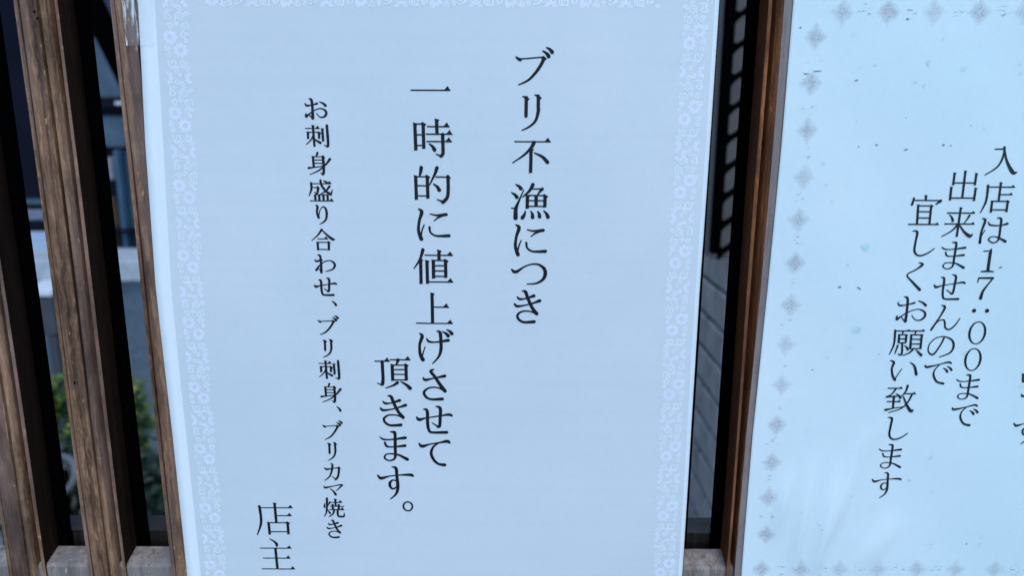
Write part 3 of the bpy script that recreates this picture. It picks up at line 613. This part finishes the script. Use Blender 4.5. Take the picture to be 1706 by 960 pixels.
# specks and small stains
sk = plain('grey_speck', (.42, .49, .51), .5, .3, 400, .2); sk2 = plain('teal_stain', (.55, .74, .74), .5, .15, 500, .2)
sk3 = plain('dark_speck', (.26, .30, .31), .5, .3, 400, .2); sk4 = plain('faint_speck', (.62, .73, .73), .5, .1, 400, .2)
def blob(mb, px, py, r, asp=1.0, ang=0.0):
    c = at(px, py, 0); n = 9; pts = []
    for i in range(n):
        a = 2 * math.pi * i / n; q = r * random.uniform(.65, 1.25); X, Z = q * math.cos(a) * asp, q * math.sin(a)
        X, Z = X * math.cos(ang) - Z * math.sin(ang), X * math.sin(ang) + Z * math.cos(ang)
        pts.append((c.x + X, offR(c.x + X, c.z + Z) - 1.05e-4, c.z + Z))
    mb.poly(pts)
mb = MB(); mb3 = MB(); mb4 = MB()
for i in range(60): blob(mb4, random.uniform(1330, 1760), random.uniform(40, 930), random.uniform(.0003, .0008), random.uniform(.7, 1.6), random.random() * 3)
for i in range(8): blob(mb, random.uniform(1350, 1706), random.uniform(60, 930), random.uniform(.00025, .0005), random.uniform(.7, 1.6), random.random() * 3)
for px, py, r, s, an in ((1330, 47, .0004, 1, 0), (1457, 241, .0004, 1.6, 0), (1505, 249, .0004, 2, 0), (1567, 241, .0004, 1.2, 1), (1579, 242, .0003, 1, 0), (1423, 134, .0004, 2, .4), (1396, 477, .0005, 1.2, 0),
                     (1428, 479, .0004, 2.6, -.5), (1662, 444, .0005, 1.3, .5), (1506, 33, .0004, 1.2, 0), (1606, 903, .0005, .7, 0), (1427, 244, .0003, 1, 0), (1340, 123, .0003, 4, -.1), (1358, 119, .0003, 5, 0)):
    blob(mb3, px, py, r, s, an)
for q, mt in ((mb, sk), (mb3, sk3), (mb4, sk4)): tag(q.out('ink_speck', mt, NR), kind='stuff')
for px, py, r, q in ((1440, 410, .0017, 1.3), (1424, 549, .0015, 1.4), (1630, 890, .0013, .7), (1627, 905, .0012, .8)):
    mbt = MB(); blob(mbt, px, py, r, q); mbt.out('ink_stain', sk2, NR)

LINES_R = [
 ('入', 1639.7, 242.9, 1694.7, 292.3), ('店', 1632.2, 302.8, 1690.8, 355.1), ('は', 1629.8, 361.6, 1680.3, 406.8), ('1', 1633.4, 414, 1655.7, 453.8), ('7', 1627.6, 461.5, 1656.3, 499.8),
 (':', 1619, 514.4, 1647.8, 521.3), ('0', 1612.8, 535.4, 1643.1, 574), ('0', 1606, 580, 1635.4, 618.4), ('ま', 1592.8, 623.5, 1632.6, 666.3), ('で', 1585.3, 673.4, 1630.3, 710.9),
 ('出', 1580.4, 283.5, 1630, 335.3), ('来', 1567.8, 344.6, 1624.4, 396), ('ま', 1568.4, 402.2, 1610, 449), ('せ', 1555.2, 456.8, 1609, 500.2), ('ん', 1549.2, 507.9, 1600, 551.5),
 ('の', 1544.9, 559.9, 1590.6, 595.8), ('で', 1540, 602, 1587, 641.3),
 ('宜', 1512.4, 324.3, 1569.6, 375), ('し', 1520, 383.3, 1557.7, 427.4), ('く', 1509.8, 436.7, 1538.9, 485.2), ('お', 1491.5, 493.5, 1544.4, 538), ('願', 1480.6, 547.9, 1540.6, 594),
 ('い', 1482.5, 600, 1528.8, 635.3), ('致', 1472.7, 641, 1525.8, 688.3), ('し', 1478.5, 694.6, 1513, 733.8), ('ま', 1464, 740, 1503, 781.3), ('す', 1452, 787, 1502, 830.6),
 ('口', 1702, 622, 1746, 638), ('で', 1700.5, 651, 1746, 690), ('す', 1688, 692, 1740, 741),
]
for ch, *bx in LINES_R: fit_glyph(ch, bx, .00087, .60, offR, NR, INK2, 1.3e-4)

# ------------------------------------------------------------------ what the gaps show beyond the lattice
def pbox(mb, px0, py0, px1, py1, Y, dy, bev=0.004):
    a = at(px0, py0, Y); b = at(px1, py1, Y)
    mb.box((min(a.x, b.x), Y, min(a.z, b.z)), (max(a.x, b.x), Y + dy, max(a.z, b.z)), bev)

# right gap: tiled return wall with its end face, steel grille, dark door
TILE = plain('grey_glazed_tile', (.205, .20, .195), .4, .3, 18, .4)
GROUT = plain('dark_grout', (.02, .021, .023), .8, .2, 60, .3)
Y0 = 1.2; XW = at(1213, 470, Y0).x
wall = empty('tiled_wall', (XW + .1, Y0 + .3, 0), 'grey tiled wall running away from the lattice in the right gap', 'wall')
b = MB(); b.box((XW + .004, Y0 + .004, 0), (XW + .06, Y0 + .9, 2.3)); b.out('grout', GROUT, wall)
th, tl = .080, .150
tme = {}
def tile(x0, y0, z0, x1, y1, z1):
    key = (round(x1 - x0, 4), round(y1 - y0, 4), round(z1 - z0, 4))
    if key not in tme:
        mb = MB(); mb.box((0, 0, 0), key, .003)
        me = bpy.data.meshes.new('tile'); me.from_pydata(mb.v, [], mb.f); me.materials.append(TILE); tme[key] = me
    o = bpy.data.objects.new('tile', tme[key]); COL.objects.link(o); put(o, wall)
    o.matrix_basis = Matrix.Translation((x0, y0, z0))
row = 0; z = .30
while z < 1.66:
    for k in range(3):
        s = Y0 + .004 + k * tl + (tl / 2 if row % 2 else 0)
        if row % 2 and k == 0: tile(XW, Y0 + .004, z + .003, XW + .008, Y0 + .004 + tl / 2 - .005, z + th - .003)
        tile(XW, s + (.0 if k or row % 2 else 0), z + .005, XW + .008, s + tl - .010, z + th - .005)
    tile(XW + .0095, Y0 - .002, z + .003, XW + .06, Y0 + .0035, z + th - .003)
    z += th; row += 1
GW = plain('grey_rendered_wall', (.085, .077, .072), .8, .15, 12, .3)
b = MB(); pbox(b, 1221, -200, 1330, 432, 1.1, .097)
o = b.out('upper_wall_panel', GW); tag(o, 'flat grey wall panel behind the black steel grille', 'wall panel')
gr = empty('steel_grille', at(1195, 425, .62), 'black steel ladder grille hanging in the right gap', 'grille')
gx = at(1216, 0, .62)
Zt = at(1216, -120, .62).z; Zb = at(1192, 424, .62).z
pw = (at(1229, 0, .62).x - at(1211, 0, .62).x)
b = MB(); b.box((at(1211, 0, .62).x, .62, Zb), (at(1211, 0, .62).x + pw, .632, Zt), .002); b.out('post', BLACK, gr)
b = MB(); b.box((at(1250, 0, .62).x, .62, Zb), (at(1250, 0, .62).x + pw, .632, Zt), .002); b.out('post', BLACK, gr)
for py in (-30, 22, 75, 127, 178, 228, 277, 325, 372, 418):
    zc = at(1225, py, .62).z; x0 = at(1211, 0, .62).x + pw; x1 = at(1250, 0, .62).x
    V = []; hh = .0035
    for xx, dz, h in ((x0 - .002, -.004, .0085), (x0 + .004, -.0015, .0040), (x1 - .004, .003, .0034), (x1 + .002, .005, .007)):
        V += [(xx, .622, zc + dz - h), (xx, .622, zc + dz + h), (xx, .630, zc + dz + h), (xx, .630, zc + dz - h)]
    Fc = [tuple(4 * i + q for q in (j, (j + 1) % 4)) + (4 * i + 4 + (j + 1) % 4, 4 * i + 4 + j) for i in range(3) for j in range(4)] + [(0, 1, 2, 3), (15, 14, 13, 12)]
    build('rung', V, Fc, BLACK, gr)
NAVY = plain('navy_door_paint', (.012, .018, .032), .4, .3, 10, .4)
dr = empty('dark_door', at(1230, 930, 1.46), 'dark navy door beside the tiled wall', 'door')
b = MB(); a = at(1212, 440, 1.46); b.box((a.x - .02, 1.44, 0), (a.x + .5, 1.48, at(1230, 436, 1.44).z), .003); b.out('door_leaf', NAVY, dr)
b = MB(); pbox(b, 1214, 520, 1300, 524, 1.432, .006, .001); pbox(b, 1210, 668, 1300, 673, 1.432, .006, .001); b.out('moulding', plain('blue_grey_trim', (.06, .075, .10), .4), dr)

# left gaps: blue building with post and ledges
BL = plain('blue_grey_siding', (.052, .088, .125), .6, .25, 6, .4)
BLD = plain('dark_blue_wall', (.005, .006, .014), .8, .3, 5, .1)
TEAL = plain('teal_post_paint', (.05, .12, .19), .45, .2, 8, .5)
WHT = plain('white_painted_trim', (.62, .66, .68), .6, .1, 10)
TAN = plain('tan_timber', (.28, .21, .15), .7, .25, 20)
bd = empty('blue_building', (-1.9, 3.6, 0), 'blue-grey building front seen through the left gaps of the lattice', 'building')
Yb = 3.4
b = MB(); b.box((-4.2, Yb + .06, 0), (-.6, Yb + .5, 3.2)); b.out('wall', BLD, bd)
UPB = plain('dusk_blue_panel', (.034, .048, .095), .6, .25, 5, .3)
for (x0, y0, x1, y1, mt, nm, dy) in ((140, -80, 320, 58, UPB, 'upper_panel', .05), (146, 62, 300, 164, BL, 'panel', .05), (120, 166, 300, 182, BLD, 'band', .09), (120, 192, 300, 246, BL, 'panel', .06), (120, 183, 300, 190, BLD, 'band', .08),
        (193, 250, 206, 420, TEAL, 'drain_pipe', .10), (176, 262, 190, 300, plain('pale_sign', (.22, .23, .28), .6), 'wall_box', .08), (178, 330, 192, 432, TAN, 'timber_post', .09),
        (206, 250, 330, 430, BL, 'panel', .05), (150, 382, 330, 388, BLD, 'band', .12), (20, 333, 90, 342, BL, 'band', .07), (20, 350, 110, 368, plain('blue_grey_band', (.16, .18, .24), .6), 'band', .08), (20, 372, 110, 384, BLD, 'band', .09)):
    b = MB(); pbox(b, x0, y0, x1, y1, Yb - dy + .06, dy, .006); b.out(nm, mt, bd)
b = MB(); pbox(b, 190, 169, 300, 175, Yb - .12, .05, .004); b.out('light_strip', WHT, bd)
b = MB(); b.box((-4.2, Yb - .3, 2.6), (-.6, Yb + .6, 2.8), .02); b.out('roof', BLD, bd)
# pale panel standing in the far left gap
st = empty('white_signboard', at(50, 480, 2.8), 'white signboard standing on the low wall in the far left gap', 'signboard')
b = MB(); pbox(b, 20, 388, 100, 476, 2.75, .03, .006); b.out('board', plain('cream_board', (.52, .55, .50), .6, .12, 5), st)
b = MB(); pbox(b, 20, 386, 100, 425, 2.742, .006, .002); b.out('upper_face', plain('pale_blue_board', (.34, .42, .55), .6, .12, 5), st)
# low wall with coping
LW = plain('pale_rendered_low_wall', (.10, .135, .17), .85, .18, 45, .3, 0, .4, .006)
Yw = 2.5
lw = empty('low_wall', (-1.4, Yw + .1, 0), 'low blue-grey rendered wall with a pale coping behind the shrubs', 'wall')
ztw = at(205, 470, Yw).z
b = MB(); b.box((-3.4, Yw, 0), (-.55, Yw + .22, ztw)); b.out('wall_body', LW, lw)
zc0 = at(205, 466, Yw).z; zc1 = at(205, 432, Yw).z
for i in range(6):
    x0 = -3.4 + i * .475; b = MB(); b.box((x0 + .003, Yw - .03, ztw + .006), (x0 + .472, Yw + .25, zc1), .006); b.out('coping_stone', plain('pale_coping', (.36, .40, .42), .8, .15, 30) if i == 0 else bpy.data.materials['pale_coping'], lw)
# grey bin-like box in the far left gap
bx = empty('grey_crate', at(60, 560, 2.35), 'dark grey crate standing before the low wall in the far left gap', 'crate')
CR = plain('dark_grey_plastic', (.045, .05, .06), .5, .2, 8)
cz1 = at(60, 494, 2.3).z; cz0 = at(60, 560, 2.3).z; cx0 = at(30, 500, 2.3).x; cx1 = at(88, 500, 2.3).x
b = MB(); b.box((cx0, 2.3, cz0), (cx1, 2.46, cz1), .006); b.out('body', CR, bx)
b = MB(); b.box((cx0 - .004, 2.29, cz1 + .001), (cx1 + .004, 2.465, cz1 + .025), .004); b.out('lid', WHT, bx)
b = MB()
for sx_ in (cx0 + .008, cx1 - .03):
    for sy_ in (2.305, 2.43): b.box((sx_, sy_, 0), (sx_ + .022, sy_ + .022, cz0 - .001))
b.out('stand', CR, bx)
# sloping dark strut across the second gap
a = at(120, -50, 1.6); c = at(215, 145, 1.6)
sb = empty('awning_strut', a, 'black sloping strut crossing the top of the second gap', 'strut')
b = MB(); dv = (c - a).normalized(); nv = Vector((dv.z, 0, -dv.x)) * .022
V = [a + nv, a - nv, c - nv, c + nv]; V = V + [q + Vector((0, .04, 0)) for q in V]
build('bar', V, [(0, 1, 2, 3), (7, 6, 5, 4), (0, 4, 5, 1), (1, 5, 6, 2), (2, 6, 7, 3), (3, 7, 4, 0)], BLACK, sb)
b = MB(); c2 = at(215, 145, 1.62); b.box((c2.x - .012, 1.604, 0), (c2.x + .03, 1.64, c2.z + .01), .003); b.out('upright', BLACK, sb)

# shrubs
def leafmat(name, lo, hi):
    M = Mat(name); oi = M.n('ShaderNodeNewGeometry')
    M.set(M.ramp(oi.outputs['Random Per Island'], [(0, lo), (.7, tuple((a + b) / 2 for a, b in zip(lo, hi))), (1, hi)]), .45, .4)
    return M.m
LF1 = leafmat('bright_leaf', (.008, .034, .003), (.15, .23, .02)); LF2 = leafmat('shade_dark_leaf', (.0015, .005, .0025), (.012, .034, .010))  # second set is near black: shade low in the gaps put into its colour
LF3 = leafmat('yellow_leaf', (.16, .20, .05), (.36, .33, .10))
STEM = plain('brown_stem', (.06, .045, .03), .8)
def shrub(px, py_top, py_bot, Y, wpx, n, mat, label, leaf=.022, group='shrubs behind the lattice', extra=None):
    base = at(px, py_bot, Y); base.z = 0
    top = at(px, py_top, Y).z; bot = at(px, py_bot, Y).z; hw_ = abs(at(px + wpx, py_top, Y).x - at(px - wpx, py_top, Y).x) / 2
    r = empty('shrub', base, label, 'shrub', group)
    s = MB(); tips = []
    for i in range(9):
        an = random.random() * 6.28; q = random.uniform(.2, 1) * hw_
        tip = Vector((base.x + q * math.cos(an), Y + q * .7 * math.sin(an), bot + (top - bot) * random.uniform(.55, .97)))
        mid = (Vector((base.x, Y, 0)) * .5 + tip * .5) + Vector((random.uniform(-.02, .02), 0, 0))
        s.tube([(base.x + random.uniform(-.015, .015), Y, 0), mid, tip], [.006, .004, .0015], 5); tips.append(tip)
    s.out('stem', STEM, r)
    for mt, cnt, nm in ((mat, n, 'foliage'),) + (((extra, n // 7, 'young_foliage'),) if extra else ()):
        f = MB()
        for i in range(cnt):
            t = random.choice(tips); c = t + Vector((random.gauss(0, hw_ * .22), random.gauss(0, hw_ * .22), random.gauss(-.25 if nm == 'foliage' else .0, .28) * (top - bot) * .8))
            if c.z > top: c.z = top - random.random() * .02
            if c.z < .02: continue
            L = leaf * random.uniform(.6, 1.3); d = Vector((random.uniform(-1, 1), random.uniform(-1, .4), random.uniform(-.7, .5))).normalized()
            sd_ = d.cross(Vector((random.uniform(-.4, .4), -.5, 1))).normalized() * L * .3; nn = d.cross(sd_).normalized() * L * .12
            f.poly([c, c + d * L * .45 + sd_ - nn, c + d * L]); f.poly([c, c + d * L, c + d * L * .45 - sd_ - nn])
        f.out(nm, mt, r)
    return r
shrub(78, 625, 790, 1.45, 62, 620, LF1, 'bright green leafy shrub at the foot of the low wall in the far left gap', .03)
shrub(222, 640, 850, 1.75, 44, 420, LF1, 'green shrub with yellowing tips in the second gap', .03, extra=LF3)
shrub(228, 765, 930, 1.15, 60, 1500, LF2, 'green shrub darkened as shade low down in the second gap', .03)
shrub(110, 750, 930, 1.22, 80, 2200, LF2, 'added bushy shrub darkened as shade behind the round basket', .03)  # backing foliage added so its dark leaves stand for shadow
# round pale basket
c = at(90, 795, .95); bk = empty('round_basket', (c.x, c.y, c.z), 'round pale-rimmed wire basket tilted among the shrubs in the far left gap', 'basket')
RIM = plain('pale_grey_enamel', (.085, .09, .095), .5, .3, 30)
R_ = abs(at(128, 795, .95).x - c.x) * .92
def ring(R, dz, rr):
    tl_ = math.radians(52); P = []
    for i in range(28):
        t = 2 * math.pi * i / 28; x = R * math.cos(t); q = R * math.sin(t)
        P.append((c.x + x, c.y + q * math.cos(tl_) - dz * math.sin(tl_), c.z + q * math.sin(tl_) * .98 + dz * math.cos(tl_)))
    return P
rm = MB(); P0 = ring(R_, 0, 0); rm.tube(P0, .0065, 8, True); rm.out('rim', RIM, bk, True)
P1 = ring(R_ * .55, -.03, 0); rm = MB(); rm.tube(P1, .003, 6, True); rm.out('base_ring', RIM, bk, True)
for i in range(0, 28, 2):
    q = MB(); q.tube([P0[i], P1[i]], .0018, 5); q.out('wire', RIM, bk)
q = MB(); q.tube([(c.x, c.y + .03, 0), (c.x, c.y + .03, c.z - .05), P1[7]], .004, 6); q.out('stake', BLACK, bk)
